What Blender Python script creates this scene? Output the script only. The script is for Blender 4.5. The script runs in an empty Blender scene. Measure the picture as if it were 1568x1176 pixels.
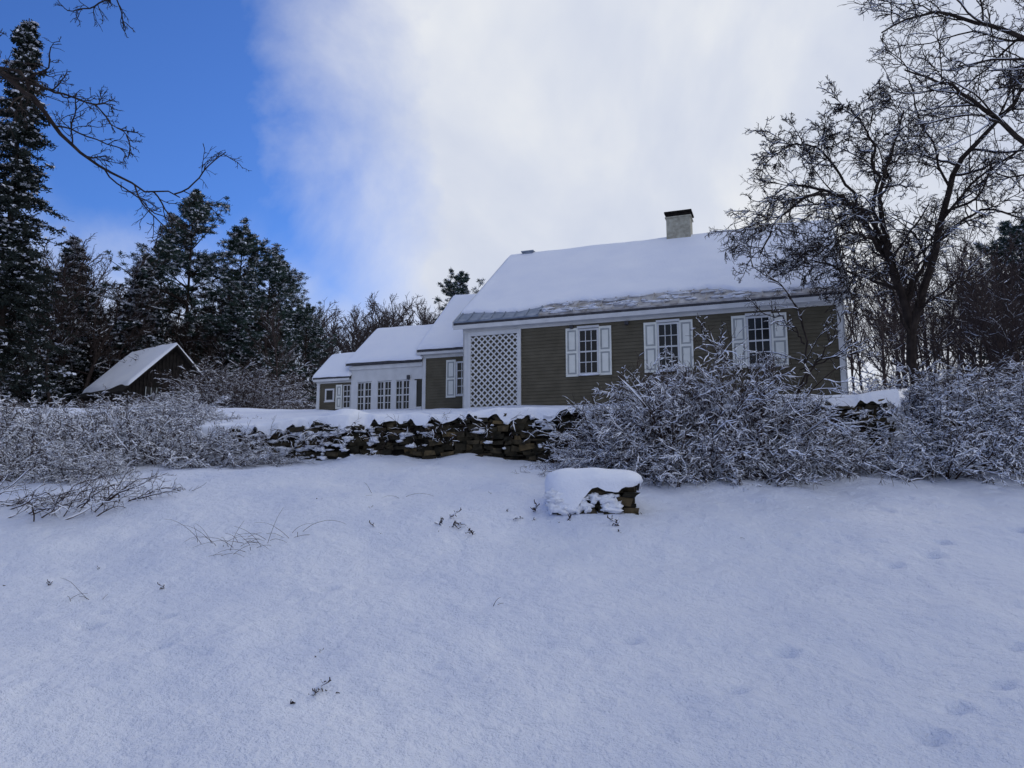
import bpy, math, numpy as np
from mathutils import Vector
sc=bpy.context.scene
sc.view_settings.view_transform='Standard'
sc.view_settings.look='None'
RNG=np.random.default_rng(11)

# ------------------------------------------------------------ helpers
def norm(v): return v/np.maximum(np.linalg.norm(v,axis=-1,keepdims=True),1e-9)
def hsh(ix,iy,seed):
    n=(ix.astype(np.int64)*374761393+iy.astype(np.int64)*668265263+seed*1442695041)&0xffffffff
    n=((n^(n>>13))*1274126177)&0xffffffff
    return ((n^(n>>16))&0xffffff)/float(0xffffff)
def vn(x,y,s,seed=0):
    x=np.asarray(x,float)*s; y=np.asarray(y,float)*s
    ix=np.floor(x);iy=np.floor(y);fx=x-ix;fy=y-iy
    fx=fx*fx*(3-2*fx);fy=fy*fy*(3-2*fy)
    ix=ix.astype(np.int64);iy=iy.astype(np.int64)
    a=hsh(ix,iy,seed);b=hsh(ix+1,iy,seed);c=hsh(ix,iy+1,seed);d=hsh(ix+1,iy+1,seed)
    return (a*(1-fx)+b*fx)*(1-fy)+(c*(1-fx)+d*fx)*fy-0.5
def sst(t):
    t=np.clip(t,0,1); return t*t*(3-2*t)

class MB:
    def __init__(s): s.v=[];s.f=[];s.m=[];s.n=0
    def add(s,V,F,mat=0):
        V=np.asarray(V,float).reshape(-1,3);F=np.asarray(F,int)
        s.v.append(V);s.f.append(F+s.n);s.m.append(mat);s.n+=len(V)
    def mesh(s,name,mats,smooth=False):
        me=bpy.data.meshes.new(name)
        V=np.concatenate(s.v).astype(np.float32)
        loops=np.concatenate([f.ravel() for f in s.f]).astype(np.int32)
        sizes=np.concatenate([np.full(len(f),f.shape[1]) for f in s.f])
        mi=np.concatenate([np.full(len(f),m) for f,m in zip(s.f,s.m)]).astype(np.int32)
        st=np.concatenate([[0],np.cumsum(sizes)[:-1]]).astype(np.int32)
        me.vertices.add(len(V));me.vertices.foreach_set('co',V.ravel())
        me.loops.add(len(loops));me.loops.foreach_set('vertex_index',loops)
        me.polygons.add(len(sizes));me.polygons.foreach_set('loop_start',st)
        me.polygons.foreach_set('material_index',mi)
        me.polygons.foreach_set('use_smooth',np.full(len(sizes),smooth))
        for m in mats: me.materials.append(m)
        me.update(calc_edges=True);me.validate()
        return me
    def obj(s,name,mats,parent=None,smooth=False):
        return place(name,s.mesh(name,mats,smooth),parent)
    def box(s,x0,x1,y0,y1,z0,z1,mat=0):
        V=[(x0,y0,z0),(x1,y0,z0),(x1,y1,z0),(x0,y1,z0),(x0,y0,z1),(x1,y0,z1),(x1,y1,z1),(x0,y1,z1)]
        s.add(V,[(0,3,2,1),(4,5,6,7),(0,1,5,4),(1,2,6,5),(2,3,7,6),(3,0,4,7)],mat)
def place(name,me,parent=None,loc=None,rz=0,scale=None):
    o=bpy.data.objects.new(name,me);sc.collection.objects.link(o)
    if parent: o.parent=parent
    if loc is not None:o.location=loc
    o.rotation_euler=(0,0,rz)
    if scale is not None:o.scale=scale
    return o
def empty(name,loc=(0,0,0),rz=0):
    o=bpy.data.objects.new(name,None);sc.collection.objects.link(o);o.location=loc;o.rotation_euler=(0,0,rz);return o

# ------------------------------------------------------------ materials
def newmat(name):
    m=bpy.data.materials.new(name);m.use_nodes=True
    nt=m.node_tree;b=nt.nodes['Principled BSDF'];return m,nt,b
def N(nt,t,**kw):
    n=nt.nodes.new(t)
    for k,v in kw.items():
        if k in n.inputs.keys(): n.inputs[k].default_value=v
        else: setattr(n,k,v)
    return n
def ramp(nt,fac,stops):
    r=nt.nodes.new('ShaderNodeValToRGB');nt.links.new(fac,r.inputs[0])
    el=r.color_ramp.elements
    while len(el)<len(stops): el.new(0.5)
    for e,(p,c) in zip(el,stops): e.position=p;e.color=(*c,1)
    return r.outputs[0]
def bump(nt,b,h,strength,dist,prev=None):
    u=N(nt,'ShaderNodeBump');u.inputs['Strength'].default_value=strength;u.inputs['Distance'].default_value=dist
    nt.links.new(h,u.inputs['Height'])
    if prev: nt.links.new(prev,u.inputs['Normal'])
    nt.links.new(u.outputs[0],b.inputs['Normal']);return u.outputs[0]
def noisy(name,c1,c2,scale=5,rough=.8,bs=.3,bd=.02,detail=6,island=False):
    m,nt,b=newmat(name)
    tc=N(nt,'ShaderNodeTexCoord');n=N(nt,'ShaderNodeTexNoise',Scale=scale,Detail=detail)
    nt.links.new(tc.outputs['Object'],n.inputs['Vector'])
    c=ramp(nt,n.outputs['Fac'],[(.3,c1),(.7,c2)])
    if island:
        g=N(nt,'ShaderNodeNewGeometry')
        r=ramp(nt,g.outputs['Random Per Island'],[(0,(.25,.26,.24)),(.5,(.6,.6,.56)),(.85,(.9,.85,.75)),(1,(1.7,1.45,1.05))])
        mx=N(nt,'ShaderNodeMixRGB',blend_type='MULTIPLY');mx.inputs[0].default_value=1
        nt.links.new(c,mx.inputs[1]);nt.links.new(r,mx.inputs[2]);c=mx.outputs[0]
    nt.links.new(c,b.inputs['Base Color']);b.inputs['Roughness'].default_value=rough
    b.inputs['Specular IOR Level'].default_value=.25
    if bs>0: bump(nt,b,n.outputs['Fac'],bs,bd)
    return m
SNOWC=(.74,.79,.91)
def snowmat(name,ground=False):
    m,nt,b=newmat(name)
    tc=N(nt,'ShaderNodeTexCoord')
    n=N(nt,'ShaderNodeTexNoise',Scale=.7,Detail=6);nt.links.new(tc.outputs['Object'],n.inputs['Vector'])
    c=ramp(nt,n.outputs['Fac'],[(.3,(.67,.725,.88)),(.7,(.79,.83,.94))]) if ground else ramp(nt,n.outputs['Fac'],[(.3,(.76,.80,.91)),(.7,(.83,.86,.94))])
    nt.links.new(c,b.inputs['Base Color']);b.inputs['Roughness'].default_value=.65
    b.inputs['Specular IOR Level'].default_value=.3
    n2=N(nt,'ShaderNodeTexNoise',Scale=9 if ground else 14,Detail=5,Roughness=.62);nt.links.new(tc.outputs['Object'],n2.inputs['Vector'])
    n3=N(nt,'ShaderNodeTexNoise',Scale=55,Detail=3,Roughness=.7);nt.links.new(tc.outputs['Object'],n3.inputs['Vector'])
    p=bump(nt,b,n2.outputs['Fac'],.8 if ground else .4,.07 if ground else .045)
    bump(nt,b,n3.outputs['Fac'],.75 if ground else .45,.018 if ground else .008,p)
    return m
def barkmat(name,c1,c2,snow=.5):
    m,nt,b=newmat(name)
    tc=N(nt,'ShaderNodeTexCoord');n=N(nt,'ShaderNodeTexNoise',Scale=6,Detail=3)
    nt.links.new(tc.outputs['Object'],n.inputs['Vector'])
    c=ramp(nt,n.outputs['Fac'],[(.3,c1),(.7,c2)])
    g=N(nt,'ShaderNodeNewGeometry');sx=N(nt,'ShaderNodeSeparateXYZ');nt.links.new(g.outputs['True Normal'],sx.inputs[0])
    ad=N(nt,'ShaderNodeMath',operation='MULTIPLY_ADD');nt.links.new(n.outputs['Fac'],ad.inputs[0]);ad.inputs[1].default_value=.7;nt.links.new(sx.outputs['Z'],ad.inputs[2])
    mr=N(nt,'ShaderNodeMapRange');nt.links.new(ad.outputs[0],mr.inputs[0]);mr.inputs[1].default_value=1.35-snow;mr.inputs[2].default_value=1.5-snow
    mx=N(nt,'ShaderNodeMixRGB');nt.links.new(mr.outputs[0],mx.inputs[0]);nt.links.new(c,mx.inputs[1]);mx.inputs[2].default_value=(*SNOWC,1)
    nt.links.new(mx.outputs[0],b.inputs['Base Color']);b.inputs['Roughness'].default_value=.9
    b.inputs['Specular IOR Level'].default_value=.1
    return m
M_snow=snowmat('snow');M_ground=snowmat('ground_snow',True)
M_bark=barkmat('dark_bark',(.018,.014,.013),(.046,.036,.032),.0)
M_shrub=barkmat('shrub_bark',(.026,.017,.015),(.064,.043,.037),.18)
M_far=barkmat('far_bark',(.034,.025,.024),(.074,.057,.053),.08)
M_farhz=barkmat('hazed_bark',(.055,.047,.049),(.10,.083,.083),.05)  # lighter, greyer bark: distance haze painted into the colour
M_needle=noisy('pine_needles',(.012,.027,.024),(.042,.072,.058),1.5,.9,0)
M_needle2=noisy('spruce_needles',(.007,.013,.012),(.024,.033,.029),1.2,.9,0)
M_stone=noisy('wall_stone',(.020,.019,.015),(.095,.080,.056),7,.95,.9,.04,8,True)
M_dark=noisy('gap_shade_chimney_band',(.006,.005,.004),(.015,.012,.01),5,1,0)  # near-black: painted shade in wall gaps; chimney's own dark top band
M_white=noisy('white_paint',(.52,.53,.54),(.62,.63,.64),3,.5,.1,.003)
M_cream=noisy('cream_paint',(.64,.65,.60),(.74,.75,.70),3,.5,.1,.003)
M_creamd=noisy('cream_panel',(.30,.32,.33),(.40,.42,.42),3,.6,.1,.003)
M_siding=noisy('taupe_clapboard',(.086,.075,.051),(.120,.106,.075),2.5,.75,.15,.004,8)
M_roof=noisy('roof_deck',(.04,.04,.045),(.07,.07,.08),6,.8,.3,.01)
M_metal=noisy('eave_metal',(.15,.19,.26),(.27,.31,.38),4,.45,.1,.005)
M_metal2=noisy('weathered_metal',(.20,.18,.165),(.55,.55,.57),4,.55,.1,.005)
M_chim=noisy('buff_painted_brick',(.26,.25,.20),(.44,.43,.36),8,.9,.5,.02)
M_barn=noisy('barn_wood',(.008,.007,.007),(.026,.022,.020),4,.95,.4,.02)
mg,nt,b=newmat('window_glass');b.inputs['Base Color'].default_value=(.006,.007,.008,1);b.inputs['Roughness'].default_value=.12;b.inputs['Specular IOR Level'].default_value=.3
M_glass=mg

# ------------------------------------------------------------ terrain
_py=np.array([-400,-60,-20,0,4.5,8,11,13.5,15.5,18,40]);_pz=np.array([-9,-3.2,-2.2,-1.75,-1.58,-1.0,-.33,.2,.54,.95,4.0])
_sy=np.linspace(-400,40,8801);_sz=np.interp(_sy,_py,_pz);_k=np.ones(30)/30
_sz2=np.convolve(np.pad(_sz,(15,14),mode='edge'),_k,mode='valid')[:len(_sy)]
WR=7.3   # right end of the wall
def wall_y(x): return np.interp(x,[-8,-7,-3.4,-3.1,1.5,6,10.5],[17.5,16.6,15.5,15.7,15.2,15.0,14.6])
def high(x,y):
    xx=np.clip(x,-8,14)
    a=np.interp(y,[0,15.5,24,120,260,700],[-.4,1.45,2.60,10.2,17,22])
    return a+.04*xx*sst((30-y)/8)
_fp=[(4.3,8.6),(4.9,8.9),(5.3,9.4),(3.0,5.3),(3.5,5.6),(3.9,5.35),(2.2,6.3),(5.6,7.4),(6.1,7.9),(1.0,6.6),(-3.8,6.9),(-3.2,7.1),(-2.9,6.3),(4.2,6.4),(2.6,4.9),(1.6,5.6),(6.6,9.9),(-1.9,7.9)]
def H(x,y,detail=True):
    x=np.asarray(x,float);y=np.asarray(y,float)
    low=np.interp(y,_sy,_sz2)
    yw=wall_y(x)
    out=np.maximum(np.maximum(-7-x,x-WR),0)
    w=.25+np.minimum(out,3)*1.2
    s=sst((y-(yw+.16)+np.minimum(out,3)*.3)/w)
    drift=.05*np.exp(-np.abs(yw-y)/.5)*(1+3*vn(x,0*x,1.3,3))*(y<yw+.2)
    h=(low+drift)*(1-s)+high(x,y)*s
    h=h+.33*np.exp(-((x+3.75)/.75)**2-((y-16.35)/.45)**2)+.12*np.exp(-((x+1.2)/.5)**2-((y-15.9)/.3)**2)
    h=h+.14*np.exp(-((x+2.9)/.6)**2-((y-14.9)/.8)**2)
    h=h+(vn(x,y,.25,1)*.18+vn(x,y,.8,2)*.11)*sst((y-1)/4)
    if detail:
        near=sst((22-y)/6)
        h=h+near*(vn(x,y,1.7,5)*.06+vn(x,y,4.3,6)*.028+vn(x,y,10,8)*.014+vn(x,y,19,18)*.006)
        pit=vn(x,y,3.3,9); h=h-near*.22*np.clip(pit-.38,0,1)
        for a,c in _fp: h=h-.07*np.exp(-((x-a)/.11)**2-((y-c)/.07)**2)+.025*np.exp(-((x-a-.14)/.08)**2-((y-c)/.08)**2)
    h=h+vn(x,y,.03,12)*3*sst((y-40)/60)
    return h
def axis(lo,hi,fa,fb,fine,gr):
    a=list(np.arange(fa,fb,fine));s=fine;v=a[-1]
    while v<hi: s*=gr;v+=s;a.append(v)
    s=fine;v=a[0];L=[]
    while v>lo: s*=gr;v-=s;L.append(v)
    return np.array(L[::-1]+a)
gx=axis(-600,600,-11,13,.045,1.07);gy=axis(-300,700,2.5,17.5,.035,1.06)
X,Y=np.meshgrid(gx,gy);Z=H(X,Y)
ny,nx=X.shape;idx=np.arange(ny*nx).reshape(ny,nx)
F=np.stack([idx[:-1,:-1],idx[:-1,1:],idx[1:,1:],idx[1:,:-1]],-1).reshape(-1,4)
mb=MB();mb.add(np.stack([X,Y,Z],-1),F);mb.obj('snow_ground',[M_ground],smooth=True)

# ------------------------------------------------------------ branches
def tubes(mb,pts,rad,S=3,mat=0):
    B,K,_=pts.shape
    T=norm(np.gradient(pts,axis=1));ov=norm(pts[:,-1]-pts[:,0])
    rv=norm(np.cross(ov,norm(RNG.normal(size=(B,3)))))
    a=norm(np.cross(T,rv[:,None,:]));c=np.cross(T,a)
    th=np.arange(S)/S*2*np.pi
    V=pts[:,:,None,:]+rad[:,:,None,None]*(a[:,:,None,:]*np.cos(th)[None,None,:,None]+c[:,:,None,:]*np.sin(th)[None,None,:,None])
    id=np.arange(B*K*S).reshape(B,K,S);n=np.roll(id,-1,axis=2)
    F=np.stack([id[:,:-1],n[:,:-1],n[:,1:],id[:,1:]],-1).reshape(-1,4)
    mb.add(V,F,mat)
def snowtubes(mb,pts,rad,addr,mat=1,prob=.8,S=3,fac=.8):
    k=RNG.random(len(pts))<prob
    if not k.any(): return
    pts=pts[k];rad=rad[k]
    T=norm(np.gradient(pts,axis=1));h=np.sqrt(T[...,0]**2+T[...,1]**2)
    h=sst((h-.35)/.45)
    r=(rad*fac+addr)*h*(.3+1.1*RNG.random(rad.shape))
    r[:,0]*=.5;r[:,-1]*=.2
    P=pts.copy();P[...,2]+=rad*.8+r*.4
    tubes(mb,P,r,S,mat)
def grow(st,d,L,r0,r1,K,wob,trop):
    B=len(st);pts=np.zeros((B,K,3));pts[:,0]=st;d=norm(d)
    step=(L/(K-1))[:,None]
    for k in range(1,K):
        d=d+wob*RNG.normal(size=(B,3));d[:,2]+=trop;d=norm(d)
        pts[:,k]=pts[:,k-1]+d*step
    t=np.linspace(0,1,K)[None]
    return pts,r0[:,None]*(1-t)+r1[:,None]*t
def spawn(pts,rad,n,t0,t1,ang,asd=.2,flat=1.0):
    B,K,_=pts.shape
    t=t0+(t1-t0)*((np.arange(n)[None]+RNG.random((B,n)))/n)
    ii=np.minimum((t*(K-1)).astype(int),K-2);f=(t*(K-1)-ii)[...,None]
    b=np.arange(B)[:,None];p0=pts[b,ii];p1=pts[b,ii+1]
    p=p0*(1-f)+p1*f;T=norm(p1-p0)
    r=rad[b,ii]*(1-f[...,0])+rad[b,ii+1]*f[...,0]
    q=RNG.normal(size=T.shape);q[...,2]*=flat
    q=norm(q-T*np.sum(q*T,-1,keepdims=True))
    a=(ang+asd*RNG.normal(size=t.shape))[...,None]
    d=T*np.cos(a)+q*np.sin(a)
    L=np.linalg.norm(np.diff(pts,axis=1),axis=-1).sum(1)[:,None]*np.ones_like(t)
    return p.reshape(-1,3),d.reshape(-1,3),r.ravel(),L.ravel(),t.ravel()
def sub(pts,rad,n,t0,t1,ang,lr,K,wob,trop,rmin,rf=.6,flat=1.,taper=.5,maxr=9):
    p,d,r,L,t=spawn(pts,rad,n,t0,t1,ang,.25,flat)
    l=L*lr*(1-taper*t)*(.55+.8*RNG.random(len(t)))
    r0=np.clip(r*rf,rmin,maxr);return grow(p,d,l,r0,np.maximum(r0*.35,rmin*.6),K,wob,trop)
def cat(pl,K):
    P=np.array(pl,float);n=len(P);t=np.linspace(0,n-1-1e-6,K);out=[]
    Q=np.vstack([2*P[0]-P[1],P,2*P[-1]-P[-2]])
    for x in t:
        i=int(x);f=x-i;a,b,c,d=Q[i],Q[i+1],Q[i+2],Q[i+3]
        out.append(.5*((2*b)+(-a+c)*f+(2*a-5*b+4*c-d)*f*f+(-a+3*b-3*c+d)*f**3))
    return np.array(out)
def limbs(defs,K=18):
    P=[];Rr=[]
    for pl,r0,r1 in defs:
        p=cat(pl,K);p[1:-1]+=RNG.normal(size=(K-2,3))*.03;P.append(p)
        t=np.linspace(0,1,K)**.7;Rr.append(r0*(1-t)+r1*t)
    return np.array(P),np.array(Rr)

def bare_tree_mesh(name,Hh,spread,n1=14,n2=8,n3=7,mat=None,rt=None,rmin=.012,snow=.3,crown=.3,up=.06):
    mb=MB();rt=rt or Hh*.013
    p0,r0=grow(np.array([[0,0,-.5]]),np.array([[.05,.03,1.]]),np.array([Hh*.85+.5]),np.array([rt]),np.array([rt*.2]),12,.06,.05)
    tubes(mb,p0,r0,6)
    p,r=sub(p0,r0,n1,crown,.98,.7,spread,8,.13,up,rmin*1.4,.5,1,.5);tubes(mb,p,r,4)
    snowtubes(mb,p,r,.006,1,snow)
    p,r=sub(p,r,n2,.15,1,.65,.5,6,.16,up*.8,rmin,.6);tubes(mb,p,r,3)
    snowtubes(mb,p,r,.005,1,snow)
    p,r=sub(p,r,n3,.1,1,.65,.5,4,.2,up*.6,rmin*.7,.6);tubes(mb,p,r,3)
    return mb.mesh(name,[mat or M_far,M_snow])

def explicit_tree(name,defs,n1,n2,n3,n4,l1,rmin=.006,snow=.5,droop=-.02,mat=None,up1=.05,t0=.22):
    mb=MB();P,Rr=limbs(defs);tubes(mb,P,Rr,8);snowtubes(mb,P[1:],Rr[1:]*.6,.006,1,snow,4,.5)
    p,r=sub(P,Rr,n1,t0,1,.8,l1,10,.17,up1,.011,.5,1,.35,.045);tubes(mb,p,r,5);snowtubes(mb,p,r,.006,1,snow,3,.6)
    p,r=sub(p,r,n2,.12,1,.8,.55,7,.2,.0,rmin*1.3,.6);tubes(mb,p,r,4);snowtubes(mb,p,r,.005,1,snow)
    p,r=sub(p,r,n3,.1,1,.75,.55,5,.22,droop,rmin,.6);tubes(mb,p,r,3);snowtubes(mb,p,r,.004,1,snow*.8)
    if n4:
        p,r=sub(p,r,n4,.1,1,.7,.6,4,.22,droop,rmin*.8,.6);tubes(mb,p,r,3);snowtubes(mb,p,r,.003,1,snow*.4)
    return mb.obj(name,[mat or M_bark,M_snow])
explicit_tree('apple_tree',[
 ([(9.33,17,1.2),(9.35,17,2.1),(9.24,17,4.0),(9.0,17,5.0),(8.74,17,5.58),(7.9,17.1,6.87),(6.7,17.3,7.3)],.16,.025),
 ([(9.3,17,3.6),(9.9,16.8,5.6),(10.4,16.5,7.37),(11.5,16.2,8.7),(12.5,16,9.7)],.11,.03),
 ([(9.05,17,4.8),(8.3,16.5,6.06),(7.1,16.2,6.6),(6.0,16,6.0),(5.5,15.9,5.1)],.07,.015),
 ([(8.95,17,5.2),(9.1,17.6,7.05),(9.7,18,8.5),(10.3,18.4,9.8)],.08,.02),
 ([(9.2,17,4.3),(9.8,17.4,5.0),(10.6,17.8,6.06),(11.8,18,6.87),(12.8,18,6.7)],.08,.02),
 ([(9.1,17,4.6),(8.4,17.6,5.1),(7.6,18,5.6),(6.9,18.2,5.3)],.05,.012),
 ([(8.6,17,5.7),(8.4,16.4,7.0),(8.2,16.2,8.0),(7.7,16,8.6)],.06,.012),
 ([(8.8,17,5.4),(8.0,16.2,5.6),(7.3,15.8,5.5),(6.5,15.6,4.9)],.05,.012),
 ([(8.5,17,6.0),(7.6,16.6,7.4),(6.8,16.4,7.9),(6.1,16.3,7.6)],.045,.012),
 ([(9.3,17,3.4),(8.7,16.6,4.4),(8.1,16.3,4.8),(7.4,16.2,4.5)],.04,.010),
],14,8,6,5,.36,rmin=.007,snow=.4,droop=-.06,up1=.01,t0=.3)
explicit_tree('bare_tree',[
 ([(14.2,15,.5),(14,15,4),(13.6,14.8,7),(13.2,14.6,10.5)],.28,.12),
 ([(14,15,3.5),(12.5,14.4,5.2),(10.6,14.1,6.6),(9.4,14,7.5),(8.6,13.9,8.0),(7.8,13.8,8.2)],.10,.015),
 ([(13.8,15,6),(12,14.3,8.2),(10.4,14,9.0),(9.4,14,9.35),(8.4,13.9,9.5),(7.4,13.8,9.0)],.09,.015),
 ([(13.6,14.8,7),(12,13.5,9.6),(10.5,13,10.4),(9,12.6,10.6)],.08,.015),
 ([(13.9,15,5),(12.4,14.2,7.2),(11,14,8.3),(10,14,8.6),(9.0,14,8.4)],.07,.012),
 ([(14,15,3.2),(12.8,14.5,4.4),(11.6,14.2,5.2),(10.6,14,5.2)],.06,.012),
],12,7,5,3,.28,snow=.35,rmin=.0065)
explicit_tree('bare_tree',[
 ([(-9.6,8.6,-1.2),(-9.5,8.7,2),(-9.3,8.8,5),(-9,8.9,8)],.2,.1),
 ([(-9.3,8.8,5.2),(-8,9,5.7),(-6.6,9,5.27),(-6.1,9,4.85),(-5.7,9,4.38),(-5.26,9,4.03),(-4.75,9,3.78),(-4.2,9,3.62)],.055,.007),
 ([(-8,9,5.65),(-6.9,9.1,5.5),(-6.1,9.2,5.2),(-5.5,9.2,4.95),(-5.0,9.3,4.5)],.03,.005),
 ([(-9.2,8.8,6),(-7.6,8.7,7.2),(-6.2,8.7,7.3),(-5.3,8.7,6.6),(-5.1,8.7,6.1)],.05,.008),
],10,6,4,2,.17,rmin=.0045,snow=.0,droop=-.05)
explicit_tree('sapling',[
 ([(5.0,14,.2),(5.15,14,.9),(5.45,14,1.78),(5.64,14,2.79),(5.25,14,3.8),(4.64,14,4.25)],.04,.007),
 ([(5.0,14,.4),(4.55,13.9,1.78),(3.9,13.9,2.5),(3.6,13.9,2.9)],.03,.007),
 ([(5.45,14,1.78),(5.95,13.9,2.53),(6.3,13.9,3.3)],.025,.005),
 ([(5.6,14,2.7),(5.3,14.2,3.2),(4.7,14.3,3.5)],.018,.005),
 ([(5.5,14,2.2),(6.4,14.0,2.5),(7.2,14,2.4)],.018,.005),
],8,5,4,2,.26,rmin=.004,snow=.6)

# ------------------------------------------------------------ shrubs
def shrub_mesh(name,w,h,ns,n1,n2,n3=0,snow=.6,mat=None,rs=.010,droop=-.10,addr=.006,rm=.0045):
    mb=MB();a=RNG.random(ns)*2*np.pi;q=np.sqrt(RNG.random(ns))
    st=np.stack([np.cos(a)*q*w*.40,np.sin(a)*q*w*.34,np.full(ns,-.15)],-1)
    d=np.stack([np.cos(a)*q*.75*w/h,np.sin(a)*q*.6*w/h,np.full(ns,1.)],-1)+RNG.normal(size=(ns,3))*.25
    L=(h*1.05)*(.5+.65*RNG.random(ns))*(1-.15*q)
    r0=np.full(ns,rs)*(.6+.9*RNG.random(ns));p,r=grow(st,d,L,r0,r0*.3,9,.13,droop)
    tubes(mb,p,r,4);snowtubes(mb,p,r,addr,1,snow)
    p,r=sub(p,r,n1,.15,1,.7,.36,6,.2,-.03,rm*1.1,.6);tubes(mb,p,r,3);snowtubes(mb,p,r,addr,1,snow)
    p,r=sub(p,r,n2,.1,1,.75,.6,5,.25,-.03,rm,.6);tubes(mb,p,r,3);snowtubes(mb,p,r,addr*.9,1,snow)
    if n3:
        p,r=sub(p,r,n3,.1,1,.8,.6,3,.25,-.03,rm*.8,.6);tubes(mb,p,r,3)
    return mb.mesh(name,[mat or M_shrub,M_snow])
S1=shrub_mesh('shrub_a',1.5,1.25,66,9,8,0,snow=.7,rm=.004)
S2=shrub_mesh('shrub_b',1.8,1.1,72,9,8,0,snow=.8,rm=.004)
S3=shrub_mesh('shrub_c',1.6,2.1,80,11,9,0,rs=.014,snow=.6,droop=-.09,rm=.004)
def shrub(me,x,y,s=1,sz=1,rz=None,name='snowy_shrub'):
    return place(name,me,None,(x,y,float(H(x,y))-.05),RNG.random()*6.28 if rz is None else rz,(s,s,s*sz))
for x,y,me,s,sz in [(1.5,13.9,S2,.9,.95),(2.1,14.1,S3,.8,.95),(2.8,14.2,S3,.95,1.08),(3.6,14.2,S3,1.05,1.22),(4.4,14.3,S3,1.05,1.15),(5.2,14.4,S3,.9,.9),(2.4,13.4,S2,.85,.9),(3.3,13.4,S1,.95,1.1),(4.3,13.5,S1,.95,1.1),(5.9,14.3,S1,1.05,.95)]:
    shrub(me,x,y,s,sz)
for x,y,me,s,sz in [(6.9,14.2,S2,1.1,.85),(8.1,14.2,S2,1.25,1.1),(9.2,14.2,S1,1.25,1.05),(10.3,14.3,S2,1.3,1.2),(11.4,14.5,S2,1.35,1.2),(12.7,14.7,S1,1.35,1.2),(8.4,15.6,S2,1.25,1.0),(9.6,15.8,S1,1.25,.95),(10.9,15.9,S2,1.35,1.1),(12.3,16.1,S1,1.4,1.05),(13.6,16,S2,1.4,1.2)]:
    shrub(me,x,y,s,sz)
for x,y,me,s,sz in [(-5.2,15.7,S2,.75,.5),(-5.9,15.6,S2,.95,.85),(-6.9,15.6,S1,1.1,.95),(-7.9,15.6,S2,1.2,1.2),(-9.2,15.5,S1,1.2,1.05),(-10.4,15.4,S2,1.3,1.15),(-11.6,15.4,S1,1.3,1.),(-7.4,13.2,S2,.75,.85),(-8.5,13.2,S1,.9,.9),(-9.7,13.3,S2,1,1.0),(-8.9,14.3,S2,1.1,.95),(-12.9,15.5,S2,1.4,1.1),
  (-7.9,18,S2,1.1,.8),(-9.3,18.3,S1,1.2,.8),(-10.8,18.2,S2,1.3,.9),(-12.4,18.5,S1,1.3,.85),(-14,18.4,S2,1.4,.9),(-8.8,20.5,S2,1.2,.75),(-10.6,21.5,S1,1.3,.7)]:
    shrub(me,x,y,s,sz)

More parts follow.
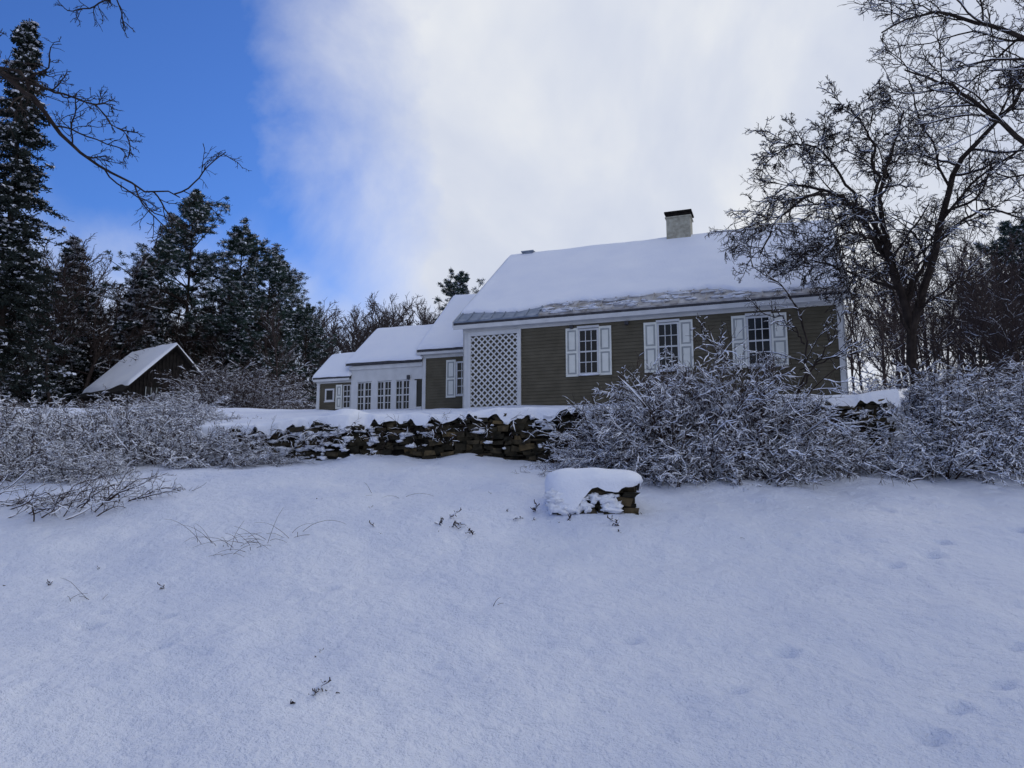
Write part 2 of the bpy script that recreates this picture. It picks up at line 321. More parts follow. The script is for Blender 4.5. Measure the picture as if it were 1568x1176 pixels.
# ------------------------------------------------------------ conifers
def blades(mb,p,d,L,W,mat):
    s=norm(np.cross(d,RNG.normal(size=d.shape)))*W[:,None]*.5;e=p+d*L[:,None]
    V=np.stack([p-s*.6,p+s*.6,e+s,e-s],1);n=len(p)
    mb.add(V,np.arange(n*4).reshape(n,4),mat)
def conifer(name,Hh,prof,nb,kind,needle,snowp=.15,crown=.06):
    mb=MB();rt=Hh*.013
    p0,r0=grow(np.array([[0,0,-1.]]),np.array([[0.,0,1.]]),np.array([Hh+1.]),np.array([rt]),np.array([.03]),14,.012,.05);tubes(mb,p0,r0,6)
    t=np.sort(crown+(1-crown)*RNG.random(nb)**.9)*.985
    if kind=='pine': t=np.clip(np.round(t*17)/17+RNG.normal(size=nb)*.005,crown,.99)
    az=RNG.random(nb)*2*np.pi;z=t*Hh;c=p0[0];st=np.stack([np.interp(z,c[:,2],c[:,0]),np.interp(z,c[:,2],c[:,1]),z],-1)
    L=prof(t)*(.5+.75*RNG.random(nb))
    if kind=='pine':
        L*=1+.35*np.sin(az*2+t*9);up=.05+.9*t**2;d=np.stack([np.cos(az),np.sin(az),up],-1);tr=.02
    else:
        d=np.stack([np.cos(az),np.sin(az),.15-.3*(1-t)],-1);tr=-.03
    rb=np.clip(L*.012,.012,.09);p,r=grow(st,d,L,rb,rb*.3,8,.07,tr);tubes(mb,p,r,3)
    n2=8 if kind=='pine' else 11
    p2,r2=sub(p,r,n2,.3 if kind=='pine' else .1,1,.8,.30,5,.12,.03 if kind=='pine' else -.03,.01,.5,.3,.6);tubes(mb,p2,r2,3)
    if kind=='pine':
        p3,_=sub(p2,r2,3,.3,1,.7,.5,3,.12,.05,.008,.5,.5);src=np.concatenate([p3[:,-1],p2[:,-1],p[:,-1]])
        m=13;q=np.repeat(src,m,0)+RNG.normal(size=(len(src)*m,3))*np.array([.09,.09,.04])
        dd=norm(RNG.normal(size=q.shape)*np.array([1,1,.6])+np.array([0,0,.3]))
        blades(mb,q,dd,.14+.15*RNG.random(len(q)),.03+.03*RNG.random(len(q)),2)
        k=RNG.random(len(src))<snowp*2.5;s2=src[k]
    else:
        src,_,_,_,_=spawn(p2,r2,11,0,1,.5);src2,_,_,_,_=spawn(p,r,18,.05,1,.5);src=np.concatenate([src,src2])
        T=norm(RNG.normal(size=src.shape)*np.array([1,1,.6])+np.array([0,0,-.25]))
        blades(mb,src,T,.14+.22*RNG.random(len(src)),.05+.05*RNG.random(len(src)),2)
        k=RNG.random(len(src))<snowp*.4;s2=src[k]
    m=4;q=np.repeat(s2,m,0)+RNG.normal(size=(len(s2)*m,3))*np.array([.12,.12,.02])+np.array([0,0,.05])
    dd=norm(RNG.normal(size=q.shape)*np.array([1,1,.15]));L=.12+.16*RNG.random(len(q))
    s=norm(np.cross(dd,np.array([0,0,1.])+RNG.normal(size=dd.shape)*.45))*(.05+.06*RNG.random(len(q)))[:,None]
    mb.add(np.stack([q-s,q+s,q+dd*L[:,None]+s*.7,q+dd*L[:,None]-s*.7],1),np.arange(len(q)*4).reshape(-1,4),1)
    return mb.mesh(name,[M_bark,M_snow,needle])
C_tall=conifer('spruce_tall',26,lambda t:.25+4.4*(1-t)**.7*np.where(t>.55,.78,1),440,'spruce',M_needle2,.08)
C_spr=conifer('spruce_b',15,lambda t:.2+3.3*(1-t)**.8,260,'spruce',M_needle2,.30)
C_pin=conifer('pine_a',19,lambda t:.5+4.4*np.sin(np.pi*np.clip(.25+.74*t,0,1))**.8,120,'pine',M_needle,.14,.15)
C_pin2=conifer('pine_b',15,lambda t:.5+4.0*np.sin(np.pi*np.clip(.3+.69*t,0,1))**.8,105,'pine',M_needle,.14,.12)
def conif(name,me,h0,x,y,top,sxy=1,rz=None):
    g=float(H(x,y,False));s=(top-g)/h0
    return place(name,me,None,(x,y,g),RNG.random()*6.28 if rz is None else rz,(s*sxy,s*sxy,s))
conif('spruce_tree',C_tall,26,-31.5,45,30.6,.9,2.0)
conif('spruce_tree',C_tall,26,-37.5,49,25,.85)
conif('spruce_tree',C_spr,15,-35.5,58,20.0,1.0)
conif('spruce_tree',C_spr,15,-30.6,60,18.6,1.1)
conif('spruce_tree',C_spr,15,-24.5,64,18,1.0)
conif('pine_tree',C_pin,19,-28.6,64,25.6,.95)
conif('pine_tree',C_pin2,15,-25.0,66,23.0,.9)
conif('pine_tree',C_pin2,15,-20.9,62,19.0,.95)
conif('pine_tree',C_pin,19,-22.6,70,22.0,.85)
conif('pine_tree',C_pin,19,-33,68,23.0,.85)
conif('pine_tree',C_pin2,15,-18.6,66,16.0,.9)
conif('pine_tree',C_pin2,15,-5.2,75,21.5,.8)
conif('pine_tree',C_pin2,15,42,60,21.5,.8)
conif('pine_tree',C_pin,19,46,64,23,.8)
conif('spruce_tree',C_spr,15,-40,52,20,1.1)

# ------------------------------------------------------------ distant bare woods
BT=[bare_tree_mesh('bare_%d'%i,10,[.42,.5,.38,.46][i],[17,19,18,20][i],9,6,rmin=.018,snow=.3,crown=[.3,.25,.4,.2][i],up=.09) for i in range(4)]
BTH=[bare_tree_mesh('hill_bare_%d'%i,10,[.42,.46][i],18,8,6,rmin=.022,snow=.0,crown=.25,up=.1,mat=M_farhz) for i in range(2)]
BRU=shrub_mesh('brush',3.2,3.4,60,8,6,0,snow=.4,mat=M_far,rs=.025,droop=-.02,addr=.008,rm=.012)
woods=empty('distant_bare_trees')
def bt(x,y,h,hz=False):
    s=h/10;me=BTH[RNG.integers(2)] if hz else BT[RNG.integers(4)]
    place('tree',me,woods,(x,y,float(H(x,y,False))),RNG.random()*6.28,(s*(.85+.3*RNG.random()),)*2+(s,))
for i in range(66):
    y=52+RNG.random()*30;r=-.76+.44*RNG.random();x=r*y
    if abs(x+26)<6 and y<62: y+=14;x=r*y
    bt(x,y,(.14+.06*RNG.random())*y*(1.35 if r<-.57 else 1))
for i in range(50):
    y=84+RNG.random()*30;x=(-.32+.30*RNG.random())*y;bt(x,y,(.14+.04*RNG.random())*y,True)
for i in range(42):
    y=32+RNG.random()*36;x=(.46+.44*RNG.random())*y;bt(x,y,(.18+.09*RNG.random())*y)
for i in range(40):
    y=80+RNG.random()*50;x=(-.9+1.9*RNG.random())*y;bt(x,y,(.10+.03*RNG.random())*y,True)
br=empty('distant_brush')
def brush(x,y,s): place('brush_clump',BRU,br,(x,y,float(H(x,y,False))-.1),RNG.random()*6.28,(s*1.2,s*1.2,s))
for i in range(46):
    y=58+RNG.random()*14;r=-.76+.46*RNG.random();brush(r*y,y,.9+.8*RNG.random())
for i in range(22):
    y=26+RNG.random()*30;x=(.5+.38*RNG.random())*y;brush(x,y,.45+.4*RNG.random())
for i in range(16):
    y=76+RNG.random()*8;x=(-.36+.3*RNG.random())*y;brush(x,y,1.2+.6*RNG.random())
for x,y,s in [(-17,44,.9),(-19,46,.9),(-15,44,.8),(-34,46,.9),(-37,45,1),(-31,42,.5),(-14,41,.7),(-16.5,48,1.1),(-36,42,.8),(-12.5,36,.5),(-14.5,37,.6),(-27,40,.3),(-23,40,.3),(-20,40,.4)]: brush(x,y,s)

# ------------------------------------------------------------ house
house=empty('cape_house',(-1.52,23.7,2.65),math.atan2(-.3453,.9385))
def siding(mb,x0,x1,z0,z1,y,e=.105):
    n=int(math.ceil((z1-z0)/e))
    for i in range(n):
        a=z0+i*e;b=min(a+e,z1)
        mb.add([(x0,y-.024,a),(x1,y-.024,a),(x1,y-.004,b),(x0,y-.004,b),(x0,y,a),(x1,y,a)],[(0,1,2,3),(4,5,1,0)],0)
def gable_body(mb,x0,x1,y0,y1,zb,ze,yr,zr,mat=0):
    P=[(y0,zb),(y1,zb),(y1,ze),(yr,zr),(y0,ze)]
    V=[(x0,*p) for p in P]+[(x1,*p) for p in P]
    mb.add(V,[(0,1,6,5),(1,2,7,6),(4,0,5,9)],mat);mb.add(V,[(0,4,3,2,1),(5,6,7,8,9)],mat)
def roofslab(mb,x0,x1,ya,za,yr,zr,th=.13,mat=0):
    V=[(x0,ya,za),(x1,ya,za),(x1,yr,zr),(x0,yr,zr)];V+=[(a,b,c+th) for a,b,c in V]
    mb.add(V,[(0,3,2,1),(4,5,6,7),(0,1,5,4),(1,2,6,5),(2,3,7,6),(3,0,4,7)],mat)
def snowroof(mb,x0,x1,ya,za,yr,zr,T,edge,seed,th=.13,amp=.12):
    ns=int((x1-x0)/.05)+2;nt_=60
    s=np.linspace(x0,x1,ns);Ls=math.hypot(yr-ya,zr-za);u=np.array([(yr-ya)/Ls,(zr-za)/Ls])
    e=edge(s)+amp*(vn(s,0*s,1.1,seed)*1.4+vn(s,0*s,4.5,seed+1)*.8)
    e=np.clip(e,-.08,None)
    tt=np.linspace(0,1,nt_)**1.6
    S,Tm=np.meshgrid(s,tt,indexing='ij');D=e[:,None]+(Ls-e[:,None])*Tm
    de=np.minimum(D-e[:,None],np.minimum(S-x0,x1-S))
    h=T*np.sqrt(np.clip(1-(1-np.clip(de/(T*1.4),0,1))**2,0,1))*(1+.45*vn(S,D,1.0,seed+2)+.15*vn(S,D,3,seed+3))+.004
    yy=ya+u[0]*D;zz=za+th+u[1]*D
    yy=yy-np.where(yr>ya,1,-1)*h*abs(u[1])*.6;zz=zz+h*.85
    n1,n2=S.shape;id=np.arange(n1*n2).reshape(n1,n2)
    F=np.stack([id[:-1,:-1],id[1:,:-1],id[1:,1:],id[:-1,1:]],-1).reshape(-1,4)
    if yr<ya:F=F[:,::-1]
    mb.add(np.stack([S,yy,zz],-1),F)
W=MB();Bd=MB();Tr=MB();Rf=MB();Sn=MB();Gl=MB();Sh=MB();Me=MB()
gable_body(Bd,0,11.2,.0,9.6,-1.6,2.5,4.8,6.0)
gable_body(Bd,-3.0,-.01,3.0,8.8,-.8,2.33,5.9,4.95)
gable_body(Bd,-6.12,-3.01,3.06,7.0,-.8,2.0,5.0,3.6)
gable_body(Bd,-7.71,-6.13,3.12,5.2,-.8,1.55,4.15,2.5)
siding(W,.02,11.18,-1.2,2.3,-.002);siding(W,-2.98,-.02,-.5,2.2,2.998);siding(W,-7.69,-6.15,-.5,1.45,3.118)
Tr.box(-.06,11.26,-.045,-.001,2.27,2.5);Tr.box(-.30,11.4,-.27,-.235,2.36,2.50);Tr.box(-.3,11.4,-.233,-.047,2.43,2.47)
Tr.box(-.04,.13,-.05,-.0015,-1.2,2.268);Tr.box(11.07,11.24,-.05,-.0015,-1.2,2.268)
Tr.box(-.045,-.003,-.05,.16,-1.2,2.265);Tr.box(11.203,11.245,-.05,.16,-1.2,2.265)
Tr.box(-3.06,-.02,2.955,2.996,2.10,2.33);Tr.box(-3.04,-2.9,2.95,2.996,-.6,2.098);Tr.box(-3.2,-.01,2.80,2.83,2.22,2.33)
Tr.box(-7.78,-6.14,3.07,3.116,1.38,1.52);Tr.box(-7.75,-7.62,3.06,3.115,-.6,1.378);Tr.box(-7.85,-6.2,2.93,2.96,1.44,1.54)
def rake(x,ya,za,yr,zr,w=.2):
    Tr.add([(x,ya,za-w),(x,ya,za),(x,yr,zr),(x,yr,zr-w),(x+.04,ya,za-w),(x+.04,ya,za),(x+.04,yr,zr),(x+.04,yr,zr-w)],[(0,1,2,3),(4,7,6,5),(0,3,7,4),(1,5,6,2),(0,4,5,1)])
rake(-.34,-.27,2.62,4.8,6.25);rake(-.34,9.87,2.62,4.8,6.25);rake(11.4,-.27,2.62,4.8,6.25)
rake(-3.24,2.8,2.42,5.9,5.15,.16);rake(-6.34,2.85,2.1,5.0,3.78,.14);rake(-7.9,2.93,1.62,4.15,2.68,.12)
roofslab(Rf,-.3,11.4,-.27,2.49,4.8,6.1);roofslab(Rf,-.3,11.4,9.87,2.49,4.8,6.1)
roofslab(Rf,-3.2,-.01,2.8,2.31,5.9,5.0,.1);roofslab(Rf,-3.2,-.01,9.0,2.31,5.9,5.0,.1)
roofslab(Rf,-6.3,-3.03,2.85,1.98,5.0,3.65,.1);roofslab(Rf,-6.3,-3.03,7.2,1.98,5.0,3.65,.1)
roofslab(Rf,-7.86,-6.14,2.93,1.53,4.15,2.57,.08);roofslab(Rf,-7.86,-6.14,5.4,1.53,4.15,2.57,.08)
ed=lambda s:np.interp(s,[-.3,.2,1.4,2.4,3.2,5.5,7.6,8.6,11.5],[.68,.66,.48,.55,.78,.90,.88,.45,.2])
snowroof(Sn,-.27,11.37,-.27,2.49,4.8,6.12,.11,ed,20)
snowroof(Sn,-.27,11.37,9.87,2.49,4.8,6.12,.14,lambda s:0*s+.1,25)
z0=lambda s:0*s-.02
snowroof(Sn,-3.22,.0,2.8,2.31,5.9,5.0,.15,z0,30,.1,.04);snowroof(Sn,-3.22,.0,9.0,2.31,5.9,5.0,.15,z0,31,.1,.04)
snowroof(Sn,-6.32,-3.0,2.85,1.98,5.0,3.65,.15,z0,32,.1,.04);snowroof(Sn,-6.32,-3.0,7.2,1.98,5.0,3.65,.15,z0,33,.1,.04)
snowroof(Sn,-7.88,-6.12,2.93,1.53,4.15,2.57,.13,z0,34,.08,.03);snowroof(Sn,-7.88,-6.12,5.4,1.53,4.15,2.57,.13,z0,35,.08,.03)
u_=np.array([5.07,3.61])/math.hypot(5.07,3.61)
def blob(mb,c,r,seed,nu=14,nv=8,mat=0,am=.5):
    U,Vv=np.meshgrid(np.linspace(0,2*np.pi,nu,endpoint=False),np.linspace(.02,np.pi-.02,nv),indexing='ij')
    d=np.stack([np.cos(U)*np.sin(Vv),np.sin(U)*np.sin(Vv),np.cos(Vv)],-1)
    n=1+am*(vn(d[...,0]*1.3+seed*3.1,d[...,1]*1.3+d[...,2]*1.9,1.6,seed)+.5*vn(d[...,0]*3+seed,d[...,1]*3-d[...,2]*2,1.6,seed+5))
    P=np.array(c)+d*np.array(r)*n[...,None];id=np.arange(nu*nv).reshape(nu,nv);nn=np.roll(id,-1,axis=0)
    mb.add(P,np.stack([id[:,:-1],id[:,1:],nn[:,1:],nn[:,:-1]],-1).reshape(-1,4),mat)
def onroof(x,d,o): return (x,-.27+u_[0]*d-u_[1]*o,2.49+.13+u_[1]*d+u_[0]*o)
def strip(mb,x0,x1,d0,d1,o0,o1,mat):
    V=[onroof(x0,d0,o0),onroof(x1,d0,o0),onroof(x1,d1,o0),onroof(x0,d1,o0),onroof(x0,d0,o1),onroof(x1,d0,o1),onroof(x1,d1,o1),onroof(x0,d1,o1)]
    mb.add(V,[(0,3,2,1),(4,5,6,7),(0,1,5,4),(1,2,6,5),(2,3,7,6),(3,0,4,7)],mat)
strip(Me,-.3,2.6,-.03,1.15,-.05,.006,0);strip(Me,2.603,11.4,-.03,1.15,-.05,.006,1)
for i in range(30):
    x=-.2+i*.39;strip(Me,x,x+.035,-.03,1.15,.006,.035,0 if x<2.6 else 1)
for i in range(80):
    x=2.6+RNG.random()*8.4;d=.04+RNG.random()*.8;c=onroof(x,d,.015);blob(Sn,c,(.06+.24*RNG.random(),.04+.10*RNG.random(),.03),100+i,16,8,0,1.1)
def window(x0,x1,z0,z1,y,cols=3,rows=4,f=.055):
    Gl.box(x0,x1,y-.03,y-.025,z0,z1)
    Tr.box(x0-f,x0,y-.065,y-.024,z0-f,z1+f);Tr.box(x1,x1+f,y-.065,y-.024,z0-f,z1+f)
    Tr.box(x0,x1,y-.065,y-.024,z1,z1+f);Tr.box(x0-f-.02,x1+f+.02,y-.09,y-.024,z0-f-.03,z0-f);Tr.box(x0,x1,y-.065,y-.024,z0-f,z0)
    m=.011
    for i in range(1,cols):
        c=x0+(x1-x0)*i/cols;Tr.box(c-m,c+m,y-.046,y-.031,z0,z1)
    for i in range(1,rows):
        c=z0+(z1-z0)*i/rows;mm=.022 if (rows%2==0 and i==rows//2) else m
        Tr.box(x0,x1,y-.05,y-.032,c-mm,c+mm)
def shutter(x0,x1,z0,z1,y):
    f=.05;zm=(z0+z1)/2
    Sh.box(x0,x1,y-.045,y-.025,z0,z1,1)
    Sh.box(x0,x0+f,y-.07,y-.046,z0,z1,0);Sh.box(x1-f,x1,y-.07,y-.046,z0,z1,0)
    for a,b in((z0,z0+.07),(zm-.035,zm+.035),(z1-.07,z1)):Sh.box(x0+f,x1-f,y-.068,y-.046,a,b,0)
    for a,b in((z0+.12,zm-.085),(zm+.085,z1-.12)):Sh.box(x0+f+.05,x1-f-.05,y-.06,y-.046,a,b,0)
for a,b,c,d in((3.40,3.79,4.43,4.82),(5.80,6.19,6.83,7.22),(8.30,8.70,9.36,9.78)):
    window(b+.055,c-.055,.76,2.06,0);shutter(a,b-.005,.66,2.16,0);shutter(c+.005,d,.66,2.16,0)
    Tr.box(b-.02,c+.02,-.1,-.05,2.13,2.2);blob(Sn,((b+c)/2,-.1,.69),(.33,.05,.03),int(a*10))
shutter(-2.05,-1.67,.58,1.98,3.0);window(-1.6,-1.1,.7,1.85,3.0)
Tr.box(.14,.24,-.09,-.03,-.5,2.267);Tr.box(1.82,1.94,-.09,-.03,-.5,2.267);Tr.box(.243,1.817,-.09,-.03,2.14,2.267);Tr.box(.243,1.817,-.09,-.03,-.25,-.15)
def clipdiag(x0,x1,z0,z1,w,sp,sgn,y):
    c=-5.
    while c<9:
        pts=[]
        for X_ in(x0,x1):
            z=X_*sgn-c
            if z0<=z<=z1:pts.append((X_,z))
        for z in(z0,z1):
            X_=(z+c)*sgn
            if x0<X_<x1:pts.append((X_,z))
        if len(pts)>=2:
            (a,b),(e,f)=pts[0],pts[1];dx,dz=e-a,f-b;l=math.hypot(dx,dz)
            if l>.05:
                nx_,nz_=-dz/l*w/2,dx/l*w/2
                V=[(a+nx_,y,b+nz_),(e+nx_,y,f+nz_),(e-nx_,y,f-nz_),(a-nx_,y,b-nz_)];V+=[(p,q-.008,r) for p,q,r in V]
                Tr.add(V,[(0,1,2,3),(7,6,5,4),(0,4,5,1),(2,6,7,3)])
        c+=sp
clipdiag(.24,1.82,-.15,2.14,.046,.205,1,-.05);clipdiag(.24,1.82,-.15,2.14,.046,.205,-1,-.06)
Tr.box(-6.14,-3.07,3.0,3.055,1.35,2.0);Tr.box(-6.14,-3.07,3.0,3.055,-.6,.2)
xs=[-6.14,-5.86,-5.22,-4.98,-4.36,-4.18,-3.58,-3.40]
for i in range(0,8,2): Tr.box(xs[i],xs[i+1],3.0,3.055,.2,1.35)
Tr.box(-6.2,-3.05,2.93,2.998,1.82,1.97)
for i in (1,3,5):
    a,b=xs[i],xs[i+1];m=(a+b)/2
    window(a+.03,m-.035,.25,1.3,3.06,2,4,.03);window(m+.035,b-.03,.25,1.3,3.06,2,4,.03)
Gl.box(-3.39,-3.08,3.03,3.05,-.4,1.3)
Tr.box(-3.4,-3.3,2.99,3.029,-.4,1.3);Tr.box(-3.3,-3.08,2.99,3.029,-.4,.3)
Rf.box(-3.66,-3.56,2.88,2.96,1.35,1.5)
window(-7.3,-7.0,.72,1.1,3.12,1,1,.06);shutter(-6.86,-6.58,.35,1.3,3.12);window(-6.5,-6.22,.4,1.25,3.12,2,4,.03)
for x in(3.6,5.3): Rf.box(x-.05,x+.05,-.16,-.05,2.14,2.245)
C=MB();C.box(5.9,6.75,4.55,5.25,5.6,6.98);C.box(5.86,6.79,4.51,5.29,6.98,7.02)
C.box(5.9,6.75,4.55,5.25,7.02,7.15,1);C.box(5.84,6.81,4.49,5.31,7.15,7.21,1)
C.obj('chimney',[M_chim,M_dark],house)
V_=MB();V_.box(.35,.75,4.65,4.95,6.1,6.36);V_.box(.3,.8,4.6,5.0,6.36,6.40);V_.obj('roof_vent',[M_metal],house)
W.obj('clapboard_siding',[M_siding],house);Bd.obj('walls',[M_siding],house);Tr.obj('white_trim',[M_white],house)
Rf.obj('roof',[M_roof],house);Sn.obj('roof_snow',[M_snow],house,True);Gl.obj('window_glass',[M_glass],house);Sh.obj('shutters',[M_cream,M_creamd],house);Me.obj('eave_flashing',[M_metal,M_metal2],house)

# ------------------------------------------------------------ barn
def prism(mb,P,ax,mat=0):
    P=np.array(P,float);Q=P+np.array(ax);n=len(P);V=np.vstack([P,Q])
    mb.add(V,[tuple(range(n)),tuple(range(2*n-1,n-1,-1))],mat)
    mb.add(V,[(i,(i+1)%n,n+(i+1)%n,n+i) for i in range(n)],mat)
barn=empty('old_barn',(-24.0,52.2,0))
g=np.array([.61,.79,0.]);g/=np.linalg.norm(g[:2]);rd=np.array([-g[1],g[0],0.])
def bp(a,l,z): return tuple(g*a+rd*l+np.array([0,0,z]))
Bn=MB();zr=9.85
prism(Bn,[bp(-3.3,.2,4.2),bp(2.1,.2,4.2),bp(2.1,.2,7.75),bp(0,.2,zr-.1),bp(-3.3,.2,6.5)],rd*6.1)
for i in range(22):
    a=-3.25+i*.25;zt=zr-.25-abs(a)*1.02
    p=[bp(a,.12,4.4),bp(a+.04,.12,4.4),bp(a+.04,.12,zt),bp(a,.12,zt)];prism(Bn,p,rd*.07)
Bn.obj('barn_walls',[M_barn],barn)
Br=MB()
prism(Br,[bp(-3.6,-.25,6.2),bp(-3.6,-.25,6.34),bp(0,-.25,zr+.12),bp(0,-.25,zr-.03)],rd*6.9)
prism(Br,[bp(2.4,-.25,7.42),bp(2.4,-.25,7.56),bp(0,-.25,zr+.12),bp(0,-.25,zr-.03)],rd*6.9)
Br.obj('barn_roof',[M_barn],barn)
Bs=MB()
for (a1,z1) in((-3.55,6.36),(2.45,7.58)):
    ns,n2=50,30;S,T=np.meshgrid(np.linspace(-.3,6.7,ns),np.linspace(0,1,n2),indexing='ij')
    lo=np.clip((vn(S[:,0],0*S[:,0],.8,41)+.25)*.25,0,1) if a1<0 else np.zeros(ns)
    T=lo[:,None]+(1-lo[:,None])*T
    de=np.minimum(np.minimum(S+.3,6.7-S),(T-lo[:,None])*3);h=.22*np.sqrt(np.clip(1-(1-np.clip(de/.22,0,1))**2,0,1))*(1+.5*vn(S,T*4,1,44))+.01
    P=g*(a1*(1-T))[...,None]+rd*S[...,None];P[...,2]=z1+(zr+.13-z1)*T+h
    id=np.arange(ns*n2).reshape(ns,n2);Bs.add(P,np.stack([id[:-1,:-1],id[1:,:-1],id[1:,1:],id[:-1,1:]],-1).reshape(-1,4))
Bs.obj('barn_roof_snow',[M_snow],barn,True)
Bw=MB()
for a in(-1.9,.1):
    prism(Bw,[bp(a,.05,6.0),bp(a+.8,.05,6.0),bp(a+.8,.05,6.8),bp(a,.05,6.8)],rd*.06,0)
    for q in(a,a+.38,a+.76): prism(Bw,[bp(q,.0,6.0),bp(q+.04,.0,6.0),bp(q+.04,.0,6.8),bp(q,.0,6.8)],rd*.045,1)
Bw.obj('barn_windows',[M_glass,M_creamd],barn)

# ------------------------------------------------------------ stone wall
swall=empty('stone_wall');St=MB()
def topz(x): return 1.44+.04*x
def cubeV(c,d,ang,jit):
    s=np.array([(-1,-1,-1),(1,-1,-1),(1,1,-1),(-1,1,-1),(-1,-1,1),(1,-1,1),(1,1,1),(-1,1,1)],float)*np.array(d)/2
    s+=RNG.normal(size=(8,3))*jit;ca,sa=math.cos(ang),math.sin(ang)
    return np.stack([s[:,0]*ca-s[:,1]*sa+c[0],s[:,0]*sa+s[:,1]*ca+c[1],s[:,2]+c[2]],-1)
QF=[(0,3,2,1),(4,5,6,7),(0,1,5,4),(1,2,6,5),(2,3,7,6),(3,0,4,7)]
zrel=0.
while zrel<1.5:
    hh=.05+.07*RNG.random();x=-7.0-RNG.random()*.2
    while x<WR+.1:
        l=.09+.30*RNG.random()**1.5;xc=x+l/2;wav=.035*vn(xc,zrel,1.6,71)*2
        z=topz(xc)+.03-zrel-hh/2+wav
        if z>float(H(xc,wall_y(xc)-.15,False))-.15 and not(RNG.random()<.05):
            ang=math.atan2(float(wall_y(xc+.1)-wall_y(xc-.1)),.2)
            St.add(cubeV((xc,float(wall_y(xc))+.14+RNG.normal()*.04,z+RNG.normal()*.012),(l-.008,.30,hh*(.8+.4*RNG.random())),ang+RNG.normal()*.08,.017),QF)
        x+=l
    zrel+=hh
o=St.obj('stones',[M_stone],swall);m=o.modifiers.new('b','BEVEL');m.width=.016;m.segments=2
xs_=np.linspace(-7,WR,200);yw=wall_y(xs_)+.13
V=np.concatenate([np.stack([xs_,yw,topz(xs_)-1.7],-1),np.stack([xs_,yw,topz(xs_)],-1)]);i=np.arange(199)
Bk=MB();Bk.add(V,np.stack([i,i+1,i+201,i+200],-1));Bk.obj('gap_shade_sheet',[M_dark],swall)  # dark sheet behind the stones, paints the shade in their gaps
xs_=np.arange(-7.2,WR+.5,.04);nt_=26;th=np.linspace(0,1,nt_)
Xc,Tc=np.meshgrid(xs_,th,indexing='ij')
hc=.14*(1+.9*vn(Xc,0*Xc,.9,51)+.6*vn(Xc,Tc*2,3,52));fr=-.08+.10*vn(Xc,0*Xc,2.2,53)
prof=np.sin(np.pi*np.clip(Tc,0,1)**.55)**.55
Yc=wall_y(Xc)+fr+(.95-fr)*Tc**1.3
zb=topz(Xc)+.01-.07*(1-sst(Tc/.12))*(1+3.5*vn(Xc,0*Xc,3.1,54)+2.5*vn(Xc,0*Xc,9,55))
zend=H(Xc,wall_y(Xc)+1.0,False)-.04
Zc=zb*(1-sst((Tc-.2)/.8))+zend*sst((Tc-.2)/.8)+hc*prof
id=np.arange(Xc.size).reshape(Xc.shape)
Cp=MB();Cp.add(np.stack([Xc,Yc,Zc],-1),np.stack([id[:-1,:-1],id[1:,:-1],id[1:,1:],id[:-1,1:]],-1).reshape(-1,4));Cp.obj('snow_cap',[M_snow],swall,True)
Sb=MB()
for i in range(250):
    left=RNG.random()<.70
    x=-7+4.2*RNG.random() if left else -2.8+9.9*RNG.random()
    dz=RNG.random()**(1.3)*.85 if left else RNG.random()**1.6*.7
    blob(Sb,(x,float(wall_y(x))-.03,topz(x)-.04-dz),(.03+.12*RNG.random()**2,.05+.04*RNG.random(),.015+.035*RNG.random()),300+i,14,8,0,1.2)
Sb.obj('ledge_snow',[M_snow],swall,True)
mbv=MB();n=200;x=np.where(RNG.random(n)<.6,-7+4*RNG.random(n),-3+5.5*RNG.random(n))
st=np.stack([x,wall_y(x)-.02,topz(x)-.05-.3*RNG.random(n)],-1);d=np.stack([RNG.normal(size=n)*.6,-.5*np.ones(n),RNG.normal(size=n)*.5],-1)
p,r=grow(st,d,.15+.4*RNG.random(n),np.full(n,.006),np.full(n,.002),6,.2,-.12);tubes(mbv,p,r,3);snowtubes(mbv,p,r,.006,1,.4)
p,r=sub(p,r,6,.1,1,.8,.5,4,.25,-.03,.003,.6);tubes(mbv,p,r,3);snowtubes(mbv,p,r,.004,1,.35);mbv.obj('creeping_vine',[M_shrub,M_snow])

# ------------------------------------------------------------ stone pile in the yard
cx,cy=1.17,11.0;cz=float(H(cx,cy));pile=empty('stone_pile',(cx,cy,cz));Sp=MB();z=-.25
while z<.36:
    hh=.05+.05*RNG.random()
    for yy in(-.28,.02,.3):
        x=-.56
        while x<.5:
            l=min(.14+.24*RNG.random(),.60-x);Sp.add(cubeV((x+l/2,yy+RNG.normal()*.03,z+hh/2),(l-.01,.3,hh),RNG.normal()*.1,.016),QF);x+=l
    z+=hh
o=Sp.obj('stacked_stones',[M_stone],pile);m=o.modifiers.new('b','BEVEL');m.width=.014;m.segments=2
Pc=MB();U,Vv=np.meshgrid(np.linspace(0,2*np.pi,90,endpoint=False),np.linspace(0,1,30),indexing='ij')
rr=lambda u:1/np.maximum(np.abs(np.cos(u)/.70)**4+np.abs(np.sin(u)/.58)**4,1e-6)**.25
Rr=rr(U)*np.minimum(Vv/.86,1)*(1+.10*vn(np.cos(U)*2,np.sin(U)*2,1.4,61))-np.where(Vv>.86,(Vv-.86)*.35,0)
sk=np.clip((Vv-.86)/.14,0,1)
drop=.09+.40*sst((-np.cos(U)+.05)/.6)+.22*vn(np.cos(U)*2,np.sin(U)*2,3.2,63)
hz=.17*np.sqrt(np.clip(1-np.minimum(Vv/.86,1)**5,0,1))+.38+.05*vn(Rr*np.cos(U),Rr*np.sin(U),3,62)-sk*np.maximum(drop,.03)
id=np.arange(U.size).reshape(U.shape);nn=np.roll(id,-1,0)
Pc.add(np.stack([Rr*np.cos(U),Rr*np.sin(U),hz],-1),np.stack([id[:,:-1],id[:,1:],nn[:,1:],nn[:,:-1]],-1).reshape(-1,4))
